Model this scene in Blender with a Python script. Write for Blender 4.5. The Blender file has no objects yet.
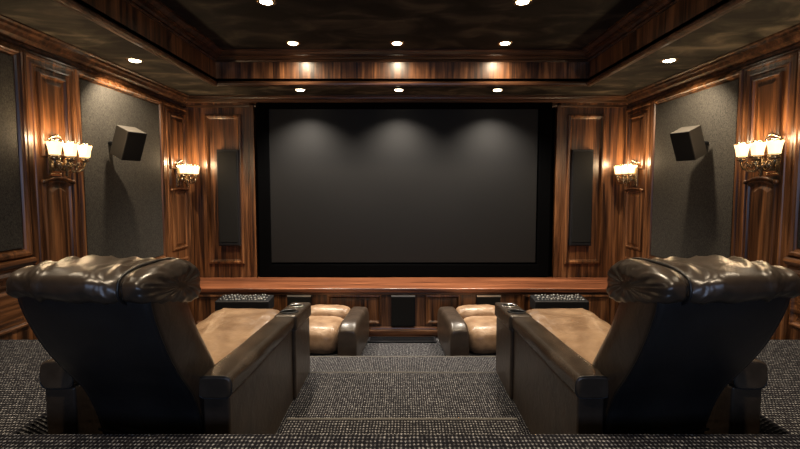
import bpy, bmesh, math, random
from mathutils import Vector, Matrix, noise
random.seed(7)
scn = bpy.context.scene
COL = scn.collection
PI = math.pi

# ------------------------------------------------------------------ materials
def new_mat(name):
    m = bpy.data.materials.new(name); m.use_nodes = True
    nt = m.node_tree; nt.nodes.clear()
    out = nt.nodes.new('ShaderNodeOutputMaterial')
    b = nt.nodes.new('ShaderNodeBsdfPrincipled')
    nt.links.new(b.outputs[0], out.inputs[0])
    return m, nt, b

def N(nt, t, **kw):
    n = nt.nodes.new(t)
    for k, v in kw.items(): setattr(n, k, v)
    return n

def ramp(nt, stops):
    r = N(nt, 'ShaderNodeValToRGB'); e = r.color_ramp.elements
    while len(e) < len(stops): e.new(.5)
    for i, (p, c) in enumerate(stops):
        e[i].position = p; e[i].color = (*c, 1)
    return r

def coords(nt, scale):
    tc = N(nt, 'ShaderNodeTexCoord'); mp = N(nt, 'ShaderNodeMapping')
    mp.inputs['Scale'].default_value = scale
    nt.links.new(tc.outputs['Object'], mp.inputs['Vector'])
    return mp

def wood(name, axis='z', dark=(.016, .006, .0024), mid=(.098, .038, .0135), light=(.265, .112, .042), rough=.33):
    m, nt, b = new_mat(name)
    sc = {'z': (9, 9, .55), 'x': (.55, 9, 9), 'y': (9, .55, 9)}[axis]
    fine = {'z': (70, 70, 2.2), 'x': (2.2, 70, 70), 'y': (70, 2.2, 70)}[axis]
    m1 = coords(nt, sc); m2 = coords(nt, fine)
    n1 = N(nt, 'ShaderNodeTexNoise'); n1.inputs['Scale'].default_value = 1.3
    n1.inputs['Detail'].default_value = 5; n1.inputs['Distortion'].default_value = 1.1
    n2 = N(nt, 'ShaderNodeTexNoise'); n2.inputs['Scale'].default_value = 1
    n2.inputs['Detail'].default_value = 3
    nt.links.new(m1.outputs[0], n1.inputs['Vector']); nt.links.new(m2.outputs[0], n2.inputs['Vector'])
    mx = N(nt, 'ShaderNodeMath', operation='MULTIPLY_ADD')
    nt.links.new(n2.outputs[0], mx.inputs[0]); mx.inputs[1].default_value = .42
    nt.links.new(n1.outputs[0], mx.inputs[2])
    sb = N(nt, 'ShaderNodeMath', operation='SUBTRACT'); sb.inputs[1].default_value = .21
    nt.links.new(mx.outputs[0], sb.inputs[0])
    r = ramp(nt, [(.33, dark), (.5, mid), (.7, light)])
    nt.links.new(sb.outputs[0], r.inputs[0]); nt.links.new(r.outputs[0], b.inputs['Base Color'])
    bp = N(nt, 'ShaderNodeBump'); bp.inputs['Strength'].default_value = .18; bp.inputs['Distance'].default_value = .004
    nt.links.new(sb.outputs[0], bp.inputs['Height']); nt.links.new(bp.outputs[0], b.inputs['Normal'])
    b.inputs['Roughness'].default_value = rough
    b.inputs['Coat Weight'].default_value = .1; b.inputs['Coat Roughness'].default_value = .25
    return m

def plain(name, col, rough=.5, metal=0, bump=0, bscale=200, spec=.5):
    m, nt, b = new_mat(name)
    b.inputs['Base Color'].default_value = (*col, 1); b.inputs['Roughness'].default_value = rough
    b.inputs['Metallic'].default_value = metal; b.inputs['Specular IOR Level'].default_value = spec
    if bump:
        mp = coords(nt, (1, 1, 1)); n = N(nt, 'ShaderNodeTexNoise'); n.inputs['Scale'].default_value = bscale
        nt.links.new(mp.outputs[0], n.inputs['Vector'])
        bp = N(nt, 'ShaderNodeBump'); bp.inputs['Strength'].default_value = bump; bp.inputs['Distance'].default_value = .002
        nt.links.new(n.outputs[0], bp.inputs['Height']); nt.links.new(bp.outputs[0], b.inputs['Normal'])
    return m

def emis(name, col, s):
    m, nt, b = new_mat(name)
    b.inputs['Base Color'].default_value = (.9, .8, .6, 1)
    b.inputs['Emission Color'].default_value = (*col, 1); b.inputs['Emission Strength'].default_value = s
    return m

def leather(name, c1, c2, rough, bscale=160, crease=.25):
    m, nt, b = new_mat(name)
    mp = coords(nt, (1, 1, 1))
    n = N(nt, 'ShaderNodeTexNoise'); n.inputs['Scale'].default_value = 7; n.inputs['Detail'].default_value = 5
    nt.links.new(mp.outputs[0], n.inputs['Vector'])
    r = ramp(nt, [(.35, c1), (.68, c2)]); nt.links.new(n.outputs[0], r.inputs[0])
    nt.links.new(r.outputs[0], b.inputs['Base Color'])
    v = N(nt, 'ShaderNodeTexVoronoi'); v.inputs['Scale'].default_value = bscale
    n3 = N(nt, 'ShaderNodeTexNoise'); n3.inputs['Scale'].default_value = 16; n3.inputs['Detail'].default_value = 4; n3.inputs['Distortion'].default_value = .6
    nt.links.new(mp.outputs[0], v.inputs['Vector']); nt.links.new(mp.outputs[0], n3.inputs['Vector'])
    b1 = N(nt, 'ShaderNodeBump'); b1.inputs['Strength'].default_value = crease; b1.inputs['Distance'].default_value = .012
    b2 = N(nt, 'ShaderNodeBump'); b2.inputs['Strength'].default_value = .12; b2.inputs['Distance'].default_value = .001
    nt.links.new(n3.outputs[0], b1.inputs['Height']); nt.links.new(v.outputs[0], b2.inputs['Height'])
    nt.links.new(b1.outputs[0], b2.inputs['Normal']); nt.links.new(b2.outputs[0], b.inputs['Normal'])
    b.inputs['Roughness'].default_value = rough
    return m

def carpet_mat():
    m, nt, b = new_mat('carpet_weave')
    mp = coords(nt, (1, 1, 1))
    nd = N(nt, 'ShaderNodeTexNoise'); nd.inputs['Scale'].default_value = 14; nd.inputs['Detail'].default_value = 2
    nt.links.new(mp.outputs[0], nd.inputs['Vector'])
    add = N(nt, 'ShaderNodeVectorMath', operation='MULTIPLY_ADD')
    nt.links.new(nd.outputs['Color'], add.inputs[0]); add.inputs[1].default_value = (.012, .012, .012)
    nt.links.new(mp.outputs[0], add.inputs[2])
    sep = N(nt, 'ShaderNodeSeparateXYZ'); nt.links.new(add.outputs[0], sep.inputs[0])
    def wv(sock, per, ph=0):
        a = N(nt, 'ShaderNodeMath', operation='MULTIPLY_ADD'); a.inputs[1].default_value = 2 * PI / per; a.inputs[2].default_value = ph
        nt.links.new(sock, a.inputs[0])
        s = N(nt, 'ShaderNodeMath', operation='SINE'); nt.links.new(a.outputs[0], s.inputs[0]); return s
    yz = N(nt, 'ShaderNodeMath', operation='ADD'); nt.links.new(sep.outputs[1], yz.inputs[0]); nt.links.new(sep.outputs[2], yz.inputs[1])
    sx = wv(sep.outputs[0], .0165); sy = wv(yz.outputs[0], .024)
    mn = N(nt, 'ShaderNodeMath', operation='MAXIMUM'); nt.links.new(sx.outputs[0], mn.inputs[0]); nt.links.new(sy.outputs[0], mn.inputs[1])
    ad = N(nt, 'ShaderNodeMath', operation='ADD'); nt.links.new(sx.outputs[0], ad.inputs[0]); nt.links.new(sy.outputs[0], ad.inputs[1])
    n2 = N(nt, 'ShaderNodeTexNoise'); n2.inputs['Scale'].default_value = 55; n2.inputs['Detail'].default_value = 3
    nt.links.new(mp.outputs[0], n2.inputs['Vector'])
    m3 = N(nt, 'ShaderNodeMath', operation='MULTIPLY_ADD'); m3.inputs[1].default_value = 4.6
    nt.links.new(n2.outputs[0], m3.inputs[0]); nt.links.new(ad.outputs[0], m3.inputs[2])
    mr = N(nt, 'ShaderNodeMapRange'); mr.inputs[1].default_value = 1.6; mr.inputs[2].default_value = 4.9
    nt.links.new(m3.outputs[0], mr.inputs[0])
    r = ramp(nt, [(0, (.009, .009, .012)), (.5, (.038, .038, .043)), (1, (.40, .395, .40))])
    nt.links.new(mr.outputs[0], r.inputs[0]); nt.links.new(r.outputs[0], b.inputs['Base Color'])
    bp = N(nt, 'ShaderNodeBump'); bp.inputs['Strength'].default_value = .6; bp.inputs['Distance'].default_value = .005
    nt.links.new(mr.outputs[0], bp.inputs['Height']); nt.links.new(bp.outputs[0], b.inputs['Normal'])
    b.inputs['Roughness'].default_value = .95; b.inputs['Specular IOR Level'].default_value = .1
    return m

def mottled(name, stops, scale=2.2, rough=.9, fine=0):
    m, nt, b = new_mat(name)
    mp = coords(nt, (1, 1.6, 1)); n = N(nt, 'ShaderNodeTexNoise'); n.inputs['Scale'].default_value = scale
    n.inputs['Detail'].default_value = 7; n.inputs['Distortion'].default_value = .8
    nt.links.new(mp.outputs[0], n.inputs['Vector'])
    r = ramp(nt, stops); nt.links.new(n.outputs[0], r.inputs[0]); nt.links.new(r.outputs[0], b.inputs['Base Color'])
    b.inputs['Roughness'].default_value = rough; b.inputs['Specular IOR Level'].default_value = .2
    if fine:
        bp = N(nt, 'ShaderNodeBump'); bp.inputs['Strength'].default_value = fine; bp.inputs['Distance'].default_value = .004
        nt.links.new(n.outputs[0], bp.inputs['Height']); nt.links.new(bp.outputs[0], b.inputs['Normal'])
    return m

W = wood('walnut_vertical', 'z'); WX = wood('walnut_across', 'x'); WY = wood('walnut_along', 'y')
WD = wood('dark_walnut_moulding', 'x', (.014, .006, .003), (.055, .023, .010), (.14, .062, .028), .3)
WT = wood('stage_top_walnut', 'x', (.06, .019, .009), (.16, .055, .024), (.30, .11, .05), .3)
CARPET = carpet_mat()
NOSE = plain('carpet_binding', (.13, .125, .12), .95, bump=.8, bscale=90, spec=.1)
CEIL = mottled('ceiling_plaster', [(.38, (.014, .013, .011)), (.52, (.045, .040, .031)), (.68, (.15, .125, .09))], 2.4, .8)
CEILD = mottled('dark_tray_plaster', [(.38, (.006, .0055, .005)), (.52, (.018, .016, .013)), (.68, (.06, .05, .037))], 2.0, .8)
FABRIC = mottled('acoustic_fabric', [(.36, (.020, .019, .017)), (.64, (.068, .063, .054))], 85, .8, .5)
BLACK = plain('black_cabinet', (.008, .008, .009), .5, bump=.2, spec=.25)
BLACKV = plain('black_velvet', (.0012, .0012, .0014), .9, spec=.02)
GRILLE = plain('speaker_grille', (.008, .0078, .0075), .8, spec=.2, bump=.6, bscale=500)
SIDE = plain('speaker_side', (.05, .045, .038), .5)
SCREEN = plain('screen_surface', (.0115, .011, .0108), .55, spec=.12)
LEA = leather('brown_leather', (.027, .019, .0135), (.052, .037, .027), .31)
LEAP = leather('polished_armrest_leather', (.034, .025, .018), (.066, .049, .036), .27, crease=.12)
LEAS = leather('gathered_brown_leather', (.028, .0195, .0135), (.054, .038, .027), .31, crease=.10)
LEAB = leather('black_back_leather', (.007, .007, .008), (.012, .012, .013), .45, crease=.08)
TAN = leather('tan_leather', (.19, .115, .066), (.36, .24, .15), .33, crease=.5)
BRASS = plain('aged_brass', (.42, .33, .22), .25, 1)
CHROME = plain('brushed_steel', (.55, .53, .5), .22, 1)
SILVER = plain('silver_trim', (.7, .66, .6), .3, .8)
DLENS = emis('downlight_lens', (1, .86, .62), 26)
SHADE = emis('lit_glass_shade', (1, .68, .34), 2.3)
KNOB = plain('pale_knob', (.30, .30, .29), .3)
DARKMETAL = plain('dark_metal', (.02, .022, .026), .35, .6)

# ------------------------------------------------------------------ helpers
def link(name, bm, mat, parent=None, smooth=False, bevel=0, seg=2, sub=0, recalc=True):
    if recalc: bmesh.ops.recalc_face_normals(bm, faces=bm.faces)
    me = bpy.data.meshes.new(name); bm.to_mesh(me); bm.free()
    o = bpy.data.objects.new(name, me); COL.objects.link(o)
    me.materials.append(mat)
    if parent: o.parent = parent
    if bevel:
        md = o.modifiers.new('bevel', 'BEVEL'); md.width = bevel; md.segments = seg; md.limit_method = 'ANGLE'; md.angle_limit = math.radians(40)
    if sub:
        md = o.modifiers.new('sub', 'SUBSURF'); md.levels = sub; md.render_levels = sub
    if smooth or bevel or sub:
        for p in me.polygons: p.use_smooth = True
        if not sub and not smooth:
            md = o.modifiers.new('wn', 'WEIGHTED_NORMAL'); md.keep_sharp = True
    return o

def empty(name, loc, label, cat, group=None, rz=0):
    o = bpy.data.objects.new(name, None); COL.objects.link(o); o.location = loc; o.rotation_euler.z = rz
    o.empty_display_size = .1
    tag(o, label, cat, group); return o

def tag(o, label, cat, group=None):
    o['label'] = label; o['category'] = cat
    if group: o['group'] = group
    return o

def struct(o): o['kind'] = 'structure'; return o

def copy_tree(o, parent=None):
    c = o.copy(); COL.objects.link(c)
    if parent:
        c.parent = parent; c.matrix_parent_inverse = o.matrix_parent_inverse.copy()
    for ch in [x for x in bpy.data.objects if x.parent == o]: copy_tree(ch, c)
    return c

def box(bm, x0, x1, y0, y1, z0, z1):
    v = [bm.verts.new(p) for p in ((x0,y0,z0),(x1,y0,z0),(x1,y1,z0),(x0,y1,z0),(x0,y0,z1),(x1,y0,z1),(x1,y1,z1),(x0,y1,z1))]
    for f in ((0,3,2,1),(4,5,6,7),(0,1,5,4),(1,2,6,5),(2,3,7,6),(3,0,4,7)): bm.faces.new([v[i] for i in f])
    return v

def B(*args):
    bm = bmesh.new()
    for a in args: box(bm, *a)
    return bm

def tube(bm, pts, r, seg=8, closed=False):
    pts = [Vector(p) for p in pts]; rings = []; n = len(pts)
    rr = r if isinstance(r, (list, tuple)) else [r] * n
    up = Vector((0, 0, 1)); prev = None
    for i, p in enumerate(pts):
        a = pts[(i - 1) % n] if (closed or i > 0) else p
        c = pts[(i + 1) % n] if (closed or i < n - 1) else p
        t = (c - a).normalized()
        if prev is None:
            prev = t.orthogonal().normalized()
        prev = (prev - t * prev.dot(t)).normalized(); q = t.cross(prev)
        rings.append([bm.verts.new(p + (prev * math.cos(k * 2 * PI / seg) + q * math.sin(k * 2 * PI / seg)) * rr[i]) for k in range(seg)])
    m = n if closed else n - 1
    for i in range(m):
        A, Bq = rings[i], rings[(i + 1) % n]
        for k in range(seg):
            bm.faces.new((A[k], A[(k + 1) % seg], Bq[(k + 1) % seg], Bq[k]))
    if not closed:
        bm.faces.new(rings[0][::-1]); bm.faces.new(rings[-1])

def lathe(bm, prof, c=(0, 0, 0), seg=24, sq=None, cap=True):
    rings = []
    for r, z in prof:
        ring = []
        for k in range(seg):
            a = 2 * PI * k / seg; cx, sx = math.cos(a), math.sin(a)
            if sq:
                e = 2 / sq; cx = math.copysign(abs(cx) ** e, cx); sx = math.copysign(abs(sx) ** e, sx)
            ring.append(bm.verts.new((c[0] + r * cx, c[1] + r * sx, c[2] + z)))
        rings.append(ring)
    for A, Bq in zip(rings, rings[1:]):
        for k in range(seg): bm.faces.new((A[k], A[(k + 1) % seg], Bq[(k + 1) % seg], Bq[k]))
    if cap: bm.faces.new(rings[0][::-1]); bm.faces.new(rings[-1])

def nested(bm, outlines, fill=True):
    """outlines: list of rings (3-D points), bridged one after another"""
    rs = [[bm.verts.new(p) for p in o] for o in outlines]; n = len(rs[0])
    for A, Bq in zip(rs, rs[1:]):
        for k in range(n): bm.faces.new((A[k], A[(k + 1) % n], Bq[(k + 1) % n], Bq[k]))
    if fill: bm.faces.new(rs[-1])

def panel(bm, mp, u0, u1, v0, v1, prof, fill=True, arch=0):
    """mp(u,v,h) -> 3-D point; prof list of (inset, height)"""
    outs = []
    for ins, h in prof:
        a, b_, c, d = u0 + ins, u1 - ins, v0 + ins, v1 - ins
        pts = [(a, c), (b_, c), (b_, d)]
        if arch:
            for k in range(1, 8):
                t = k / 8; pts.append((b_ + (a - b_) * t, d + arch * math.sin(PI * t)))
        pts.append((a, d))
        outs.append([mp(u, v, h) for u, v in pts])
    nested(bm, outs, fill)

FRAME = [(0, 0), (0, .022), (.008, .032), (.022, .034), (.030, .024), (.036, .020), (.042, .012), (.05, .004)]
RAISED = [(0, 0), (0, .018), (.008, .026), (.02, .028), (.028, .016), (.034, .010), (.05, .010), (.075, .022), (.08, .024)]
CASING = [(0, 0), (0, .03), (.01, .042), (.03, .044), (.04, .034), (.05, .03), (.058, .016), (.066, .008)]

# ------------------------------------------------------------------ room shell
XL = -2.97; XR = 3.10; YB = 6.25; YR = -2.6; SOF = 3.10; TOP = 3.45
TX = 2.2; TY0 = -1.2; TY1 = 5.42
ml = lambda u, v, h: (XL + h, u, v)      # left wall mapping (u = depth)
mr = lambda u, v, h: (XR - h, u, v)
mb = lambda u, v, h: (u, YB - h, v)       # back bays

struct(link('floor', B((XL - .1, XR + .1, YR, YB + .15, -.1, 0)), CARPET))
# raised seating platforms, one carpeted construction per level
struct(link('floor', B((XL + .001, -1.77, 1.72, 3.256, 0, .75), (1.77, XR - .001, 1.72, 3.256, 0, .75)), CARPET, bevel=.012))
struct(link('floor', B((XL + .001, XR - .001, YR + .001, 1.72, 0, .90)), CARPET, bevel=.014))
struct(link('floor', B((-1.77, 1.77, 1.72, 3.61, 0, .35)), CARPET, bevel=.012))
struct(link('floor', B((-1.77, 1.77, 3.61, 4.40, 0, .18)), CARPET, bevel=.012))
struct(link('floor', B((-.62, .62, 1.72, 2.36, .35, .62)), CARPET, bevel=.014))

def nosing(x0, x1, y, z, r=.009):
    bm = bmesh.new(); n = 40
    tube(bm, [(x0 + (x1 - x0) * i / n, y + .003 * noise.noise(Vector((i * .7, y, 0))), z + .002 * noise.noise(Vector((i * .9, y, 5)))) for i in range(n + 1)], r, 8)
    struct(link('trim_10', bm, NOSE, smooth=True))
nosing(-.62, .62, 2.35, .618); nosing(-1.70, 1.70, 3.60, .348); nosing(-1.70, 1.70, 4.39, .178)
# side walls: slab + raised wood work as one fixed wall each
for side, mp, s in (('left', ml, -1), ('right', mr, 1)):
    bm = B((*((XL - .12, XL) if s < 0 else (XR, XR + .12)), YR, YB + .1, 0, SOF + .6))
    w = struct(link('wall_' + side, bm, W))
    # pilasters with their raised panels
    for (y0, y1, za, zb, arch) in ((3.555, 4.12, 2.12, 1.90, .035), (5.60, 6.249, 2.10, 1.82, .015)):
        bm = bmesh.new()
        panel(bm, mp, y0, y1, .02, 2.93, [(0, 0), (0, .028), (.012, .036), (.03, .036), (.038, .028), (.07, .028), (.076, .036), (.09, .038), (.10, .026)])
        base = lambda u, v, h, mp=mp: mp(u, v, h + .0265)
        panel(bm, base, y0 + .13, y1 - .13, za, 2.80, RAISED)
        panel(bm, base, y0 + .13, y1 - .13, 1.05, zb, RAISED, arch=arch)
        panel(bm, base, y0 + .13, y1 - .13, .16, .92, RAISED)
        struct(link('trim_1', bm, W, w))
        # arched ledge moulding above the lower panel
        bm = bmesh.new()
        pts = []
        for k in range(13):
            t = k / 12; pts.append(mp(y0 + .12 + (y1 - y0 - .24) * t, zb + .012 + arch * math.sin(PI * t), .055))
        tube(bm, pts, .014, 8)
        for e in (0, -1):
            bmesh.ops.create_uvsphere(bm, u_segments=8, v_segments=6, radius=.022, matrix=Matrix.Translation(pts[e]))
        struct(link('trim_2', bm, W, w, smooth=True))
    # casings round the fabric panels
    bm = bmesh.new()
    panel(bm, mp, 4.12, 5.60, .96, 2.93, CASING, fill=False)
    panel(bm, mp, 1.0, 3.555, 1.325, 2.93, CASING, fill=False)
    struct(link('trim_3', bm, W, w))
    # dado rail and lower raised panel of the near bay
    bm = bmesh.new()
    prof = [(0, 1.17), (.03, 1.18), (.035, 1.20), (.02, 1.225), (.02, 1.245), (.05, 1.26), (.065, 1.285), (.06, 1.305), (.045, 1.315), (0, 1.32)]
    for ya, yb_ in ((YR, 3.555),):
        A = [bm.verts.new(mp(ya, z, h)) for h, z in prof]; Bq = [bm.verts.new(mp(yb_, z, h)) for h, z in prof]
        for k in range(len(prof) - 1): bm.faces.new((A[k], A[k + 1], Bq[k + 1], Bq[k]))
        bm.faces.new(A); bm.faces.new(Bq)
    panel(bm, mp, 1.9, 3.52, .775, 1.14, RAISED)
    panel(bm, mp, -.2, 1.8, .95, 1.14, FRAME)
    panel(bm, mp, 4.19, 5.54, .20, .86, RAISED)
    struct(link('trim_4', bm, WY, w))
    bm = B(*([(XL, XL + .02, 3.26, 5.5, 0, .13)] if s < 0 else [(XR - .02, XR, 3.26, 5.5, 0, .13)]))
    struct(link('baseboard_' + side, bm, WY, bevel=.006))

# rear wall behind the viewer
struct(link('wall_rear', B((XL - .1, XR + .1, YR - .12, YR, 0, SOF + .6)), W))
# front wall: black alcove behind the screen and two wood bays
struct(link('wall_front', B((XL - .1, XR + .1, YB + .06, YB + .18, 0, SOF + .6)), BLACKV))
for s in (-1, 1):
    xa, xb = (XL, -2.03) if s < 0 else (2.12, XR)
    bm = B((xa, xb, YB, YB + .06, .0, 3.09))
    pa, pb = (-2.70, -2.20) if s < 0 else (2.27, 2.77)
    panel(bm, mb, pa, pb, .80, 2.86, [(0, 0), (0, .03), (.01, .045), (.03, .047), (.042, .032), (.05, .02), (.06, .012)], fill=True)
    for x in ((xb - .05, xb) if s < 0 else (xa, xa + .05),):
        box(bm, x[0], x[1], YB - .03, YB, .612, 3.06)
    box(bm, xa, xb, YB - .03, YB, 2.985, 3.02)
    struct(link('trim_5', bm, W))

# ceiling: soffit ring + tray top
bm = B((XL, -TX, YR, YB + .06, SOF, SOF + .05), (TX, XR, YR, YB + .06, SOF, SOF + .05),
       (-TX, TX, TY1, YB + .06, SOF, SOF + .05), (-TX, TX, YR, TY0, SOF, SOF + .05))
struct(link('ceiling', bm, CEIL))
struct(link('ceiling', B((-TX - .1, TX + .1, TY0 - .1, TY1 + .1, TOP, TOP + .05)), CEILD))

def ringsweep(bm, x0, x1, y0, y1, prof):
    """prof: list of (inset, z)"""
    nested(bm, [[(x0 + i, y0 + i, z), (x1 - i, y0 + i, z), (x1 - i, y1 - i, z), (x0 + i, y1 - i, z)] for i, z in prof], fill=False)
# tray fascia (vertical-grain walnut), lip and crown
bm = bmesh.new(); ringsweep(bm, -TX, TX, TY0, TY1, [(0, 3.06), (0.0, TOP)]); struct(link('trim_6', bm, W, recalc=False))
bm = bmesh.new()
ringsweep(bm, -TX, TX, TY0, TY1, [(-.07, 3.10), (-.07, 3.085), (-.05, 3.07), (0, 3.062), (.012, 3.062), (.03, 3.072), (.034, 3.09), (.022, 3.105), (.008, 3.115), (0, 3.12)])
struct(link('trim_7', bm, WD, recalc=False, smooth=False))
bm = bmesh.new()
ringsweep(bm, -TX, TX, TY0, TY1, [(0, 3.34), (.012, 3.343), (.018, 3.355), (.01, 3.365), (.03, 3.37), (.045, 3.385), (.075, 3.395), (.075, 3.405), (.09, 3.41), (.12, 3.435), (.14, 3.438), (.14, TOP)])
struct(link('trim_8', bm, WD, recalc=False))
# crown where walls meet the soffit
bm = bmesh.new()
ringsweep(bm, XL, XR, YR, YB, [(0, 2.955), (.014, 2.96), (.02, 2.98), (.01, 2.995), (.02, 3.005), (.045, 3.02), (.06, 3.05), (.085, 3.06), (.09, 3.08), (.11, 3.09), (.11, SOF)])
struct(link('trim_9', bm, WD, recalc=False))

# ------------------------------------------------------------------ fabric panels
for s in (-1, 1):
    nm = 'left' if s < 0 else 'right'
    for (y0, y1, z0, z1, lb) in ((4.19, 5.53, 1.03, 2.86, 'tall charcoal fabric acoustic panel between the two %s wall pilasters, behind the tilted speaker' % nm),
                                 (1.07, 3.485, 1.395, 2.86, 'charcoal fabric acoustic panel at the very %s edge, above the dado rail' % nm)):
        x0, x1 = (XL + .001, XL + .022) if s < 0 else (XR - .022, XR - .001)
        tag(link('acoustic_panel', B((x0, x1, y0, y1, z0, z1)), FABRIC, bevel=.006), lb, 'acoustic panel', 'fabric wall panels')

# ------------------------------------------------------------------ stage
st = empty('stage', (0, 5.9, 0), 'low walnut stage with framed front panels running under the projection screen', 'stage')
sy = lambda bm: bmesh.ops.translate(bm, verts=bm.verts, vec=(0, -5.9, 0))
def sp(name, bm, mat, **k): sy(bm); return link(name, bm, mat, st, **k)
sp('carcass', B((XL + .07, XR - .07, 5.605, YB - .035, .004, .555)), W)
sp('stage_top', B((XL + .07, XR - .07, 5.52, YB - .035, .556, .612)), WT, bevel=.012, seg=3)
for xa, xb in ((XL + .07, -1.431), (-1.129, -.136), (.166, .929), (1.231, XR - .07)):
    sp('front_board', B((xa, xb, 5.56, 5.604, .004, .527)), W)
mf = lambda u, v, h: (u, 5.56 - h, v)
for (a, b_) in ((-2.6, -1.62), (-.94, -.26), (.29, .73), (1.50, 2.6)):
    bm = bmesh.new(); panel(bm, mf, a, b_, .15, .53, [(0, 0), (0, .02), (.008, .03), (.025, .032), (.034, .018), (.042, .01), (.05, .006)])
    sp('front_panel', bm, W)
bm = bmesh.new()
prof = [(0, 0.004), (.05, .004), (.05, .075), (.04, .09), (.03, .095), (.026, .11), (.01, .12), (0, .12)]
A = [bm.verts.new((XL + .07, 5.56 - h, z)) for h, z in prof]; Bq = [bm.verts.new((XR - .07, 5.56 - h, z)) for h, z in prof]
for k in range(len(prof) - 1): bm.faces.new((A[k], A[k + 1], Bq[k + 1], Bq[k]))
sp('base_moulding', bm, WX)
bm = bmesh.new()
sp('top_moulding', B((XL + .07, XR - .07, 5.535, 5.56, .528, .556)), WX, bevel=.006)

for xa, xb, lb in ((-.135, .165, 'black speaker set in the stage front under the middle of the screen'),
                   (-1.43, -1.13, 'black speaker set in the stage front behind the left recliner cup holders'),
                   (.93, 1.23, 'black speaker set in the stage front behind the right recliner cup holders')):
    e = empty('stage_speaker', ((xa + xb) / 2, 5.55, .13), lb, 'speaker', 'speakers in the stage front')
    h = (xb - xa) / 2
    link('cabinet', B((-h, h, -.03, .05, 0, .40)), BLACK, e, bevel=.006)
    link('grille', B((-h + .012, h - .012, -.04, -.031, .012, .37)), GRILLE, e, bevel=.004)
    link('name_strip', B((-h + .002, h - .002, -.036, -.031, .378, .396)), SILVER, e)
v = empty('floor_vent', (0, 5.38, 0), 'dark metal floor vent strip at the foot of the stage', 'vent')
link('vent_frame', B((-.41, .41, -.09, -.07, .001, .02), (-.41, .41, .07, .09, .001, .02), (-.41, -.39, -.07, .07, .001, .02), (.39, .41, -.07, .07, .001, .02), (-.39, .39, -.07, .07, .001, .006)), DARKMETAL, v, bevel=.002)
link('vent_slats', B(*[(-.39, .39, -.066 + k * .022, -.058 + k * .022, .006, .016) for k in range(6)]), DARKMETAL, v)

# ------------------------------------------------------------------ screen
e = empty('projection_screen', (.03, 6.26, .64), 'large dark grey projection screen in a wide black velvet frame', 'projection screen')
w_, h_ = 2.02, 2.42
link('screen_surface', B((-1.85, 1.83, -.03, -.01, .18, 2.30)), SCREEN, e)
fo = bmesh.new()
panel(fo, lambda u, v_, h: (u, .04 - h, v_), -w_, w_, -.02, 2.46, [(0, 0), (0, .085), (.012, .095), (.165, .085), (.17, .07)], fill=False)
link('screen_frame', fo, BLACKV, e)

# ------------------------------------------------------------------ slim wall speakers on the bays
for s in (-1, 1):
    e = empty('column_speaker', (-2.375 if s < 0 else 2.46, YB - .014, 1.06), 'tall slim black speaker mounted on the wood bay %s of the screen' % ('left' if s < 0 else 'right'), 'speaker', 'slim column speakers')
    link('cabinet', B((-.145, .145, -.085, 0, 0, 1.32)), BLACK, e, bevel=.008)
    link('grille', B((-.13, .13, -.097, -.086, .05, 1.29)), GRILLE, e, bevel=.005)
    link('base_trim', B((-.13, .13, -.094, -.086, .012, .04)), BLACK, e, bevel=.003)

# surround speakers on the fabric panels
for s in (-1, 1):
    e = empty('surround_speaker', ((XL + .023) if s < 0 else (XR - .023), 4.57, 2.25), 'small tilted black box speaker mounted high on the %s fabric panel' % ('left' if s < 0 else 'right'), 'speaker', 'tilted surround speakers')
    bm = bmesh.new(); tube(bm, [(0, 0, .06), (-s * .09, -.0, .06)], .022, 10)
    link('wall_bracket', bm, DARKMETAL, e, smooth=True)
    R = Matrix.Rotation(s * math.radians(23), 4, 'Z')
    T = Matrix.Rotation(s * math.radians(-23), 4, 'Y')
    M = Matrix.Translation((-s * .19, 0, .06)) @ R @ T
    bm = B((-.09, .09, -.10, .10, -.15, .15)); bmesh.ops.transform(bm, matrix=M, verts=bm.verts)
    cab = link('cabinet', bm, SIDE, e, bevel=.006)
    fx = (.091, .103) if s < 0 else (-.103, -.091)
    bm = B((*fx, -.099, .099, -.149, .149)); bmesh.ops.transform(bm, matrix=M, verts=bm.verts)
    link('grille', bm, GRILLE, e, bevel=.003)

# ------------------------------------------------------------------ recessed downlights
def spot(name, parent, loc, power, angle, blend, col=(1, .80, .56), rad=.03, rot=(0, 0, 0)):
    l = bpy.data.lights.new(name, 'SPOT'); l.energy = power; l.spot_size = math.radians(angle); l.spot_blend = blend
    l.color = col; l.shadow_soft_size = rad
    o = bpy.data.objects.new(name, l); COL.objects.link(o); o.parent = parent; o.location = loc; o.rotation_euler = rot
    return o
def downlight(x, y, z, label, power, angle=95, blend=.5, rot=(0, 0, 0), col=(1, .80, .56)):
    e = empty('downlight', (x, y, z), label, 'ceiling light', 'recessed downlights')
    bm = bmesh.new(); lathe(bm, [(.052, .0), (.052, -.004), (.072, -.008), (.082, -.004), (.084, 0)], seg=24, cap=False)
    link('trim_ring', bm, BRASS, e, smooth=True)
    bm = bmesh.new(); lathe(bm, [(.051, -.001), (.051, -.006), (.035, -.012), (.012, -.015)], seg=20)
    link('lens', bm, DLENS, e, smooth=True)
    spot('bulb', e, (0, 0, -.03), power, angle, blend, rot=rot, col=col)
for i, x in enumerate((-1.29, -.04, 1.21)):
    nm = ('left', 'middle', 'right')[i]
    downlight(x, 5.80, SOF, '%s downlight of the three in the soffit directly above the screen' % nm, 330, 121, .95, col=(1, .90, .76))
    downlight((-1.20, -.055, 1.135)[i], 5.07, TOP, '%s downlight of the three in the tray ceiling close to the lit fascia' % nm, 50, 150, .9, rot=(math.radians(12), 0, 0))
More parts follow.
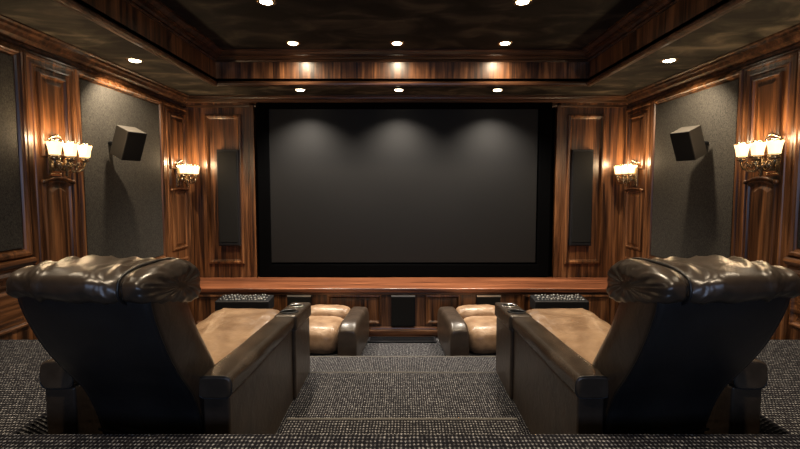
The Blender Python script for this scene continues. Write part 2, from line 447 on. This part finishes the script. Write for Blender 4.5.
for s in (-1, 1):
    nm = 'left' if s < 0 else 'right'
    downlight(s * 2.60, 4.47, SOF, 'downlight in the %s soffit above the fabric wall panel' % nm, 130, 120, .6, rot=(math.radians(20), -s * math.radians(16), 0))
    downlight(-1.16 if s < 0 else 1.03, 3.96, TOP, '%s downlight at the very top edge of the picture, in the tray' % nm, 130, 100, .8)
    # out-of-view lamps; the tray ones are added to light recliners and near carpet
    downlight(s * 1.235, 2.6, TOP, 'added unseen downlight in the tray above the %s recliner' % nm, 130, 100, .8)
    downlight(s * 1.235, 1.1, TOP, 'added unseen downlight in the tray above the viewer, %s one' % nm, 110, 110, .8)
    downlight(s * 2.60, 2.6, SOF, 'downlight in the %s soffit beside the viewer' % nm, 60, 120, .8)

# ------------------------------------------------------------------ sconces
def sconce(loc, rz, label):
    e = empty('wall_sconce', loc, label, 'wall lamp', 'three-shade wall sconces', rz)
    # backplate: arched plate, y = away from the wall
    bm = bmesh.new()
    def ring(ins, h):
        pts = [(-.07 + ins, h, -.12 + ins), (.07 - ins, h, -.12 + ins), (.07 - ins, h, .14 - ins)]
        for k in range(1, 8):
            t = k / 8; pts.append(((.07 - ins) * (1 - 2 * t), h, .14 - ins + .05 * math.sin(PI * t)))
        pts.append((-.07 + ins, h, .14 - ins)); return pts
    nested(bm, [ring(0, 0), ring(0, .012), ring(.012, .02), ring(.02, .016), ring(.035, .024)])
    link('backplate', bm, BRASS, e)
    # crest above the plate
    bm = bmesh.new()
    tube(bm, [(-.085, .02, .165), (-.06, .03, .19), (-.02, .035, .208), (0, .036, .215), (.02, .035, .208), (.06, .03, .19), (.085, .02, .165)], [.006, .01, .012, .016, .012, .01, .006], 8)
    link('crest', bm, BRASS, e, smooth=True)
    bm = bmesh.new()
    lathe(bm, [(.004, -.10), (.018, -.085), (.012, -.065), (.034, -.04), (.042, -.015), (.03, .01), (.018, .02), (.022, .04), (.01, .055)], (0, .11, -.03), 14)
    bmesh.ops.create_uvsphere(bm, u_segments=12, v_segments=8, radius=.03, matrix=Matrix.Translation((0, .05, -.03)))
    tube(bm, [(0, .01, -.03), (0, .06, -.03), (0, .11, -.03)], .014, 8)
    link('stem', bm, BRASS, e, smooth=True)
    for k in (-1, 0, 1):
        x = k * .17; y0 = .145
        # scrolled arm
        bm = bmesh.new()
        if k:
            pts = [(0, .11, -.03), (x * .25, .12, -.075), (x * .55, .135, -.085), (x * .85, y0, -.06), (x * 1.02, y0, -.02), (x, y0, .015)]
            tube(bm, pts, [.012, .011, .010, .010, .009, .010], 8)
            c = (x * .72, y0 - .01, -.035)
            tube(bm, [(c[0] + math.cos(a) * r, c[1], c[2] + math.sin(a) * r) for a, r in [(j * .5, .034 - j * .0024) for j in range(13)]], .006, 6)
            c = (x * .33, y0 + .005, -.035)
            tube(bm, [(c[0] + math.cos(a) * r, c[1], c[2] + math.sin(a) * r) for a, r in [(2 + j * .5, .03 - j * .002) for j in range(12)]], .006, 6)
        else:
            tube(bm, [(0, .11, -.03), (0, .145, -.06), (0, .16, -.03), (0, y0, .015)], .011, 8)
            tube(bm, [(0 + .03 * math.cos(j * .55), .165, -.06 + .03 * math.sin(j * .55)) for j in range(11)], .007, 6)
        lathe(bm, [(.008, -.012), (.03, -.002), (.036, .006), (.022, .014), (.026, .024), (.018, .03)], (x, y0, .01), 14)
        link('arm', bm, BRASS, e, smooth=True)
        bm = bmesh.new()
        lathe(bm, [(.024, .036), (.034, .042), (.037, .07), (.042, .105), (.051, .143), (.047, .143), (.039, .105), (.034, .07), (.030, .046), (.024, .040)], (x, y0, 0), 24, sq=3.2, cap=True)
        sh = link('shade', bm, SHADE, e, smooth=True)
        bm = bmesh.new()
        tube(bm, [(x + .0505 * math.cos(t * PI / 24), y0 + .0505 * math.sin(t * PI / 24), .146 + .007 * abs(math.sin(t * PI / 6))) for t in range(48)], .005, 6, closed=True)
        link('scalloped_rim', bm, BRASS, sh, smooth=True)
        bm = bmesh.new(); tube(bm, [(x + .036 * math.cos(t * PI / 8), y0 + .036 * math.sin(t * PI / 8), .040) for t in range(16)], .004, 6, closed=True)
        link('collar', bm, BRASS, sh, smooth=True)
        l = bpy.data.lights.new('bulb', 'POINT'); l.energy = 4.6; l.color = (1, .72, .42); l.shadow_soft_size = .03
        o = bpy.data.objects.new('bulb', l); COL.objects.link(o); o.parent = e; o.location = (x, y0 + .01, .185)
for s in (-1, 1):
    nm = 'left' if s < 0 else 'right'
    rz = -PI / 2 if s < 0 else PI / 2
    sconce((XL + .0525 if s < 0 else XR - .0525, 3.79 if s < 0 else 3.70, 2.085), rz, 'lit three-shade brass sconce on the near pilaster of the %s wall' % nm)
    sconce((XL + .0525 if s < 0 else XR - .0525, 5.90, 2.0), rz, 'lit three-shade brass sconce on the %s wall pilaster beside the screen bay' % nm)

# ------------------------------------------------------------------ soft leather shapes
def pillow(bm, c, size, ex=3.0, ex2=3.0, nu=64, nv=40, fold=None, tilt=0, shape=None):
    """superellipsoid-like cushion; x is its long axis"""
    cx, cy, cz = c; sx, sy_, sz = (q / 2 for q in size); rings = []
    def P(v, e): return math.copysign(abs(v) ** (2 / e), v)
    ct, stt = math.cos(tilt), math.sin(tilt)
    for i in range(1, nu):
        t = -PI / 2 + PI * i / nu
        ca = P(math.cos(t), ex); sa = P(math.sin(t), ex); ring = []
        for j in range(nv):
            a = 2 * PI * j / nv
            y = ca * P(math.cos(a), ex2); z = ca * P(math.sin(a), ex2); x = sa
            p = Vector((x * sx, y * sy_, z * sz)); n = Vector((x / sx, y / sy_, z / sz)).normalized()
            if fold: p += n * fold(x, y, z)
            if shape: p = shape(p, x, y, z)
            p = Vector((p.x, p.y * ct - p.z * stt, p.y * stt + p.z * ct))
            ring.append(bm.verts.new((cx + p.x, cy + p.y, cz + p.z)))
        rings.append(ring)
    for A, Bq in zip(rings, rings[1:]):
        for k in range(nv): bm.faces.new((A[k], A[(k + 1) % nv], Bq[(k + 1) % nv], Bq[k]))
    bm.faces.new(rings[0][::-1]); bm.faces.new(rings[-1])

def ridged(v, p=1.6): return (1 - abs(noise.noise(v))) ** p

# ------------------------------------------------------------------ recliners (built for the left, +x = aisle side, +y = towards the screen)
CXL, CYL, CZ = -1.175, 2.70, .35
def recliner(label):
    e = empty('recliner', (CXL, CYL, CZ), label, 'recliner', 'brown leather recliners')
    def L(name, bm, mat, parent=None, **k):
        bmesh.ops.translate(bm, verts=bm.verts, vec=(0, -CYL, -CZ)); return link(name, bm, mat, parent or e, **k)
    Z0 = CZ + .002
    L('seat_base', B((-.274, .274, 2.07, 3.52, Z0, .66)), LEAB, bevel=.02)
    for s in (-1, 1):
        xi, xo = (.278, .40) if s > 0 else (-.365, -.51)
        ys = 1.965 if s > 0 else 2.06            # the wall-side arm starts further forward and has no console
        # arm body, side panel tapering down to the front
        bm = bmesh.new()
        def arm_block(bm, xa, xb, y0, y1, z0, za, zb):
            v = box(bm, min(xa, xb), max(xa, xb), y0, y1, z0, za)
            for q in v[4:]:
                if abs(q.co.y - y1) < 1e-6: q.co.z = zb
        arm_block(bm, xi, xo, ys, 3.12, Z0, .93, .872)
        ab = L('arm_side_panel', bm, LEA, bevel=.012, seg=3)
        bm = bmesh.new(); arm_block(bm, xi, xo + s * .02, 3.124, 3.62, Z0, .872, .838)
        if s > 0: L('arm_front_panel', bm, LEA, bevel=.018, seg=3)
        else: bm.free()
        # padded top
        bm = bmesh.new(); n = 26
        rings = []
        for i in range(n + 1):
            t = i / n; y = ys - .02 + (3.118 - ys + .02) * t; zt = (1.032 if s > 0 else 1.065) - .068 * t; zb = .925 - .057 * t
            cx = (xi + xo) / 2; hw = .079
            pu = 1 - .18 * (abs(2 * t - 1) ** 10)
            ring = []
            for j in range(24):
                a = 2 * PI * j / 24
                px = math.copysign(abs(math.cos(a)) ** (2 / 4.6), math.cos(a)); pz = math.copysign(abs(math.sin(a)) ** (2 / 3.2), math.sin(a))
                wob = .004 * noise.noise(Vector((px * 2, y * 5, pz + s)))
                ring.append(bm.verts.new((cx + px * (hw * (1 - .04 * (1 - pu)) + wob), y, (zt + zb) / 2 + pz * (zt - zb) / 2 * (1 - .07 * (1 - pu)) + (wob if pz > 0 else 0))))
            rings.append(ring)
        for A, Bq in zip(rings, rings[1:]):
            for k in range(24): bm.faces.new((A[k], A[(k + 1) % 24], Bq[(k + 1) % 24], Bq[k]))
        bm.faces.new(rings[0][::-1]); bm.faces.new(rings[-1])
        pad = L('armrest_pad', bm, LEAP, bevel=.012, seg=3)
        bm = bmesh.new()
        tube(bm, [tuple(p) for p in [(cx + math.copysign(abs(math.cos(2*PI*j/24)) ** (2/4.6), math.cos(2*PI*j/24)) * .077, ys - .014, .9785 + math.copysign(abs(math.sin(2*PI*j/24)) ** (2/3.2), math.sin(2*PI*j/24)) * .0515) for j in range(24)]], .003, 6, closed=True)
        L('piping', bm, LEAB, pad, smooth=True)
        # console block with cup holders
        if s < 0: continue
        xo += .02
        bm = bmesh.new(); v = box(bm, (xi + xo) / 2 - .083, (xi + xo) / 2 + .083, 3.124, 3.64, .85, .965)
        for q in v:
            if q.co.y > 3.6: q.co.z -= .036
        cons = L('arm_console', bm, LEAP, bevel=.02, seg=4)
        for cy, r, mt, mz in ((3.24, .056, DARKMETAL, .958), (3.47, .052, CHROME, .942)):
            bm = bmesh.new(); lathe(bm, [(r + .012, 0), (r + .010, .007), (r, .009), (r - .005, .004), (r - .008, .0015), (.004, .001)], ((xi + xo) / 2, cy, mz - .001), 28)
            bmesh.ops.rotate(bm, verts=bm.verts, cent=((xi + xo) / 2, cy, mz), matrix=Matrix.Rotation(math.radians(-4), 3, 'X'))
            ch = L('cup_holder', bm, mt, cons, smooth=True)
            bm = bmesh.new(); lathe(bm, [(r - .006, 0), (r - .006, .0045), (.003, .0045)], ((xi + xo) / 2, cy, mz), 28)
            bmesh.ops.rotate(bm, verts=bm.verts, cent=((xi + xo) / 2, cy, mz), matrix=Matrix.Rotation(math.radians(-4), 3, 'X'))
            L('cup_well', bm, BLACKV, cons, smooth=False)
    # backrest: rear profile and front profile, leaning towards the viewer
    rear = [(2.03, .42), (2.02, .60), (1.985, .768), (1.905, .947), (1.80, 1.08), (1.71, 1.20), (1.635, 1.33), (1.59, 1.44), (1.585, 1.52)]
    front = [(2.30, .45), (2.30, .66), (2.25, .86), (2.16, 1.00), (2.06, 1.13), (1.965, 1.25), (1.90, 1.36), (1.83, 1.45), (1.74, 1.53)]
    def smoothp(P, n=28):
        out = []
        for i in range(n + 1):
            t = i / n * (len(P) - 1); k = min(int(t), len(P) - 2); f = t - k
            p0 = P[max(k - 1, 0)]; p1 = P[k]; p2 = P[k + 1]; p3 = P[min(k + 2, len(P) - 1)]
            out.append(tuple(.5 * ((2 * p1[c]) + (-p0[c] + p2[c]) * f + (2 * p0[c] - 5 * p1[c] + 4 * p2[c] - p3[c]) * f * f + (-p0[c] + 3 * p1[c] - 3 * p2[c] + p3[c]) * f ** 3) for c in (0, 1)))
        return out
    R, Fr = smoothp(rear), smoothp(front); n = len(R)
    shear = lambda bm: [setattr(q.co, 'y', q.co.y + (.27 - q.co.x) * .17) for q in bm.verts]
    def hwid(z): return .258 + .020 * max(0, min(1, (z - .45) / .8))
    bm = bmesh.new(); rings = []
    for (ry, rz), (fy, fz) in zip(R, Fr):
        hw = hwid(rz); ring = []
        for (u, w) in ((-1, .10), (-.985, .02), (-.95, 0), (0, 0), (.95, 0), (.985, .02), (1, .10), (1.02, .35), (1.03, .6), (1, .85), (.96, .97), (.9, 1), (0, 1), (-.9, 1), (-.96, .97), (-1, .85), (-1.03, .6), (-1.02, .35)):
            ring.append(bm.verts.new((u * hw, ry + (fy - ry) * w, rz + (fz - rz) * w)))
        rings.append(ring)
    for A, Bq in zip(rings, rings[1:]):
        for k in range(len(A)): bm.faces.new((A[k], A[(k + 1) % len(A)], Bq[(k + 1) % len(A)], Bq[k]))
    bm.faces.new(rings[0][::-1]); bm.faces.new(rings[-1])
    shear(bm); bk = L('backrest', bm, LEA, smooth=True)
    # dark rear shell
    bm = bmesh.new(); A = []
    for i, (ry, rz) in enumerate(R[3:]):
        hw = hwid(rz) * .995
        A.append([bm.verts.new((u * hw, ry - d, rz)) for u, d in ((-1, -.012), (-.985, .006), (-.9, .014), (-.5, .024), (0, .028), (.5, .024), (.9, .014), (.985, .006), (1, -.012))])
    for a, b_ in zip(A, A[1:]):
        for k in range(8): bm.faces.new((a[k], a[k + 1], b_[k + 1], b_[k]))
    shear(bm); L('rear_shell', bm, LEAB, smooth=True)
    bm = bmesh.new()
    for s in (-1, 1):
        bm = bmesh.new(); tube(bm, [(s * hwid(z) * .995, y - .002, z) for y, z in R[3:-1]], .0035, 6)
        shear(bm); L('side_piping', bm, LEAB, bk, smooth=True)
    # stitched skirt across the foot of the back
    bm = bmesh.new(); v = box(bm, -.25, .25, 1.955, 2.03, Z0, .705)
    shear(bm); L('rear_skirt', bm, LEAB, bevel=.016, seg=3)
    bm = bmesh.new(); tube(bm, [(-.25, 1.955, .735), (-.1, 1.948, .728), (.1, 1.947, .728), (.25, 1.955, .735)], .006, 6)
    shear(bm); L('skirt_seam', bm, LEAB, smooth=True)
    # gathered headrest
    def fold_main(x, y, z):
        w = .35 * noise.noise(Vector((x * 1.5, y * 2, 9)))
        k = .013 * (ridged(Vector((x * 3.6 + y * 1.6 + w, y * .5 + 3, z * .35)), 2.2) - .6) * 1.6
        k += .005 * (ridged(Vector((x * 8 + z * 2.2, y * .9 + 8, z * .9)), 3) - .5)
        return k
    def shape_main(p, x, y, z):
        # bottom rear tucks flat, front droops
        return Vector((p.x, p.y, p.z * (1 + .22 * y) - .03 * max(0, y) ** 2 + .008 * math.cos(x * 1.6)))
    bm = bmesh.new(); pillow(bm, (-.062, 1.765, 1.484), (.53, .50, .172), 4.2, 3.1, 110, 64, fold_main, math.radians(-5), shape_main)
    shear(bm); hd = L('headrest', bm, LEAS, smooth=True)
    def fold_end(x, y, z):
        g = min(1, max(0, .35 - x) * .9 + .25)
        return .009 * math.sin(math.atan2(z, y) * 17 + 2.2 * noise.noise(Vector((x, y * 2, z * 2)))) * (1 - min(1, abs(x - .75) * 1.6)) * g + .006 * noise.noise(Vector((y * 3, z * 3, x * 2)))
    bm = bmesh.new(); pillow(bm, (.226, 1.775, 1.480), (.148, .48, .172), 3.0, 2.8, 40, 96, fold_end, math.radians(-5), shape_main)
    shear(bm); L('headrest_end', bm, LEAS, hd, smooth=True)
    bm = bmesh.new()
    ct, sn = math.cos(math.radians(-5)), math.sin(math.radians(-5)); pts = []
    for j in range(40):
        a = 2 * PI * j / 40; y = math.copysign(abs(math.cos(a)) ** (2 / 3.1), math.cos(a)); z = math.copysign(abs(math.sin(a)) ** (2 / 3.1), math.sin(a))
        py, pz = y * .240, z * .085 * (1 + .22 * y) - .03 * max(0, y) ** 2
        pts.append((.198 + .012 * y, 1.768 + py * ct - pz * sn, 1.491 + py * sn + pz * ct))
    tube(bm, pts, .006, 6, closed=True)
    shear(bm); L('headrest_piping', bm, LEAB, hd, smooth=True)
    # inner back cushion (front side) and seat
    bm = bmesh.new(); pillow(bm, (0, 1.985, 1.12), (.52, .46, .15), 5, 2.6, 40, 36, lambda x, y, z: .008 * (ridged(Vector((x * 2, y * 6, z))) - .7), math.radians(-48))
    shear(bm); L('back_cushion', bm, LEAS, smooth=True)
    def fold_seat(x, y, z):
        return .014 * (ridged(Vector((x * 2.2 + 1, y * 2.8, z * 1.2)), 2) - .6) + .02 * noise.noise(Vector((x * 1.4, y * 1.6, z))) + .010 * (ridged(Vector((x * 1.2 + y * 2.5, y * 6 - x, 4)), 3) - .4)
    bm = bmesh.new(); pillow(bm, (-.02, 2.99, .70), (.58, 1.26, .40), 6, 2.3, 60, 60, fold_seat, math.radians(9))
    L('seat_cushion', bm, TAN, smooth=True)
    return e
rl = recliner('large brown leather recliner seen from behind, left of the carpeted aisle')
rr = copy_tree(rl); rr.location.x = 1.19; rr.scale.x = -1
rr['label'] = 'large brown leather recliner seen from behind, right of the carpeted aisle'

# ------------------------------------------------------------------ low front-row lounge chairs
def lounge(label):
    e = empty('lounge_chair', (-.90, 4.98, 0), label, 'lounge chair', 'low front-row lounge chairs', math.radians(-5))
    for s in (-1, 1):
        bm = bmesh.new(); n = 14; rings = []
        for i in range(n + 1):
            t = i / n; y = -.42 + .84 * t
            ring = []
            for j in range(24):
                a = 2 * PI * j / 24
                px = math.copysign(abs(math.cos(a)) ** (2 / 5), math.cos(a)); pz = math.copysign(abs(math.sin(a)) ** (2 / 4.4), math.sin(a))
                e2 = abs(2 * t - 1) ** 7; top = .465 - .07 * e2 if pz > 0 else .465
                zz = .004 + .24 + pz * .24 if pz < 0 else .244 + pz * (top - .244)
                ring.append(bm.verts.new((s * .37 + px * (.108 - .008 * e2), y, zz)))
            rings.append(ring)
        for A, Bq in zip(rings, rings[1:]):
            for k in range(24): bm.faces.new((A[k], A[(k + 1) % 24], Bq[(k + 1) % 24], Bq[k]))
        bm.faces.new(rings[0][::-1]); bm.faces.new(rings[-1])
        link('armrest', bm, LEA, e, bevel=.02, seg=3)
    link('base', B((-.258, .258, -.34, .40, .004, .12)), LEAB, e, bevel=.01)
    f = lambda x, y, z: .012 * (ridged(Vector((x * 2, y * 3 + 4, z * 2)), 2) - .6)
    bm = bmesh.new(); pillow(bm, (0, -.12, .255), (.525, .60, .33), 4.5, 2.8, 40, 40, f); link('seat_cushion', bm, TAN, e, smooth=True)
    bm = bmesh.new(); pillow(bm, (0, .27, .36), (.525, .28, .22), 4.5, 2.2, 40, 30, f); link('bolster', bm, TAN, e, smooth=True)
    return e
lg = lounge('low front-row lounge chair with tan cushions, left of the aisle')
lg2 = copy_tree(lg); lg2.location.x = .93; lg2.scale.x = -1; lg2.rotation_euler.z = math.radians(5)
lg2['label'] = 'low front-row lounge chair with tan cushions, right of the aisle'

# ------------------------------------------------------------------ control consoles on plinths
def console(x, label, lab2):
    p = empty('plinth', (x, 5.2, 0), lab2, 'plinth', 'walnut plinths under the consoles')
    link('plinth_body', B((-.28, .28, -.11, .11, .06, .433)), W, p, bevel=.004)
    link('plinth_foot', B((-.29, .29, -.12, .12, .002, .06)), WX, p, bevel=.006)
    e = empty('control_console', (x, 5.2, .434), label, 'control console', 'black control consoles')
    bm = bmesh.new(); v = box(bm, -.31, .31, -.12, .12, 0, .15)
    for q in v[4:]:
        q.co.z = .128 if q.co.y < 0 else .15
    link('housing', bm, BLACK, e, bevel=.014, seg=3)
    bm = bmesh.new(); v = box(bm, -.29, .29, -.10, .10, .125, .134)
    sl = .022 / .24
    for q in v: q.co.z += .006 + (q.co.y + .0) * sl
    link('top_plate', bm, DARKMETAL, e, bevel=.002)
    proto = None
    for r in range(3):
        for k in range(15):
            y = -.07 + r * .068; xx = -.255 + k * .0364 + random.uniform(-.007, .007)
            if proto is None:
                bm = bmesh.new(); lathe(bm, [(.013, 0), (.012, .012), (.009, .02), (.003, .021)], seg=8); kb = proto = link('knob', bm, KNOB, e, smooth=True)
            else:
                kb = proto.copy(); COL.objects.link(kb); kb.parent = e
            kb.location = (xx, y, .1405 + y * sl); kb.scale = (random.choice((.6, .8, 1.1)),) * 2 + (random.choice((.4, .6, 1)),)
console(-1.84, 'black control console with pale knobs, left of the aisle by the stage', 'walnut plinth carrying the left control console')
console(1.84, 'black control console with pale knobs, right of the aisle by the stage', 'walnut plinth carrying the right control console')

# ------------------------------------------------------------------ added cool fill light before the rear wall, tints the chair backs blue
l = bpy.data.lights.new('cool_rear_fill', 'AREA'); l.shape = 'RECTANGLE'; l.size = 3.2; l.size_y = .9; l.energy = 60; l.color = (.48, .65, 1)
o = bpy.data.objects.new('cool_rear_fill', l); COL.objects.link(o); o.location = (0, YR + .05, 2.2); o.rotation_euler = (math.radians(88), 0, 0)

world = bpy.data.worlds.new('world'); scn.world = world; world.use_nodes = True
bg = world.node_tree.nodes['Background']; bg.inputs[0].default_value = (.9, .8, .7, 1); bg.inputs[1].default_value = .0

# ------------------------------------------------------------------ camera
cam = bpy.data.cameras.new('camera'); cam.sensor_width = 36; cam.lens = 36 * 450 / 800
co = bpy.data.objects.new('camera', cam); COL.objects.link(co)
co.location = (0, 0, 1.87); co.rotation_euler = (math.radians(90 - 3.8), 0, 0)
cam.shift_x = -2 / 800; cam.shift_y = -7.6 / 800
cam.clip_start = .05
scn.camera = co
vs = scn.view_settings
vs.view_transform = 'Standard'; vs.look = 'None'; vs.gamma = 1; vs.use_curve_mapping = False; vs.exposure = 0.0
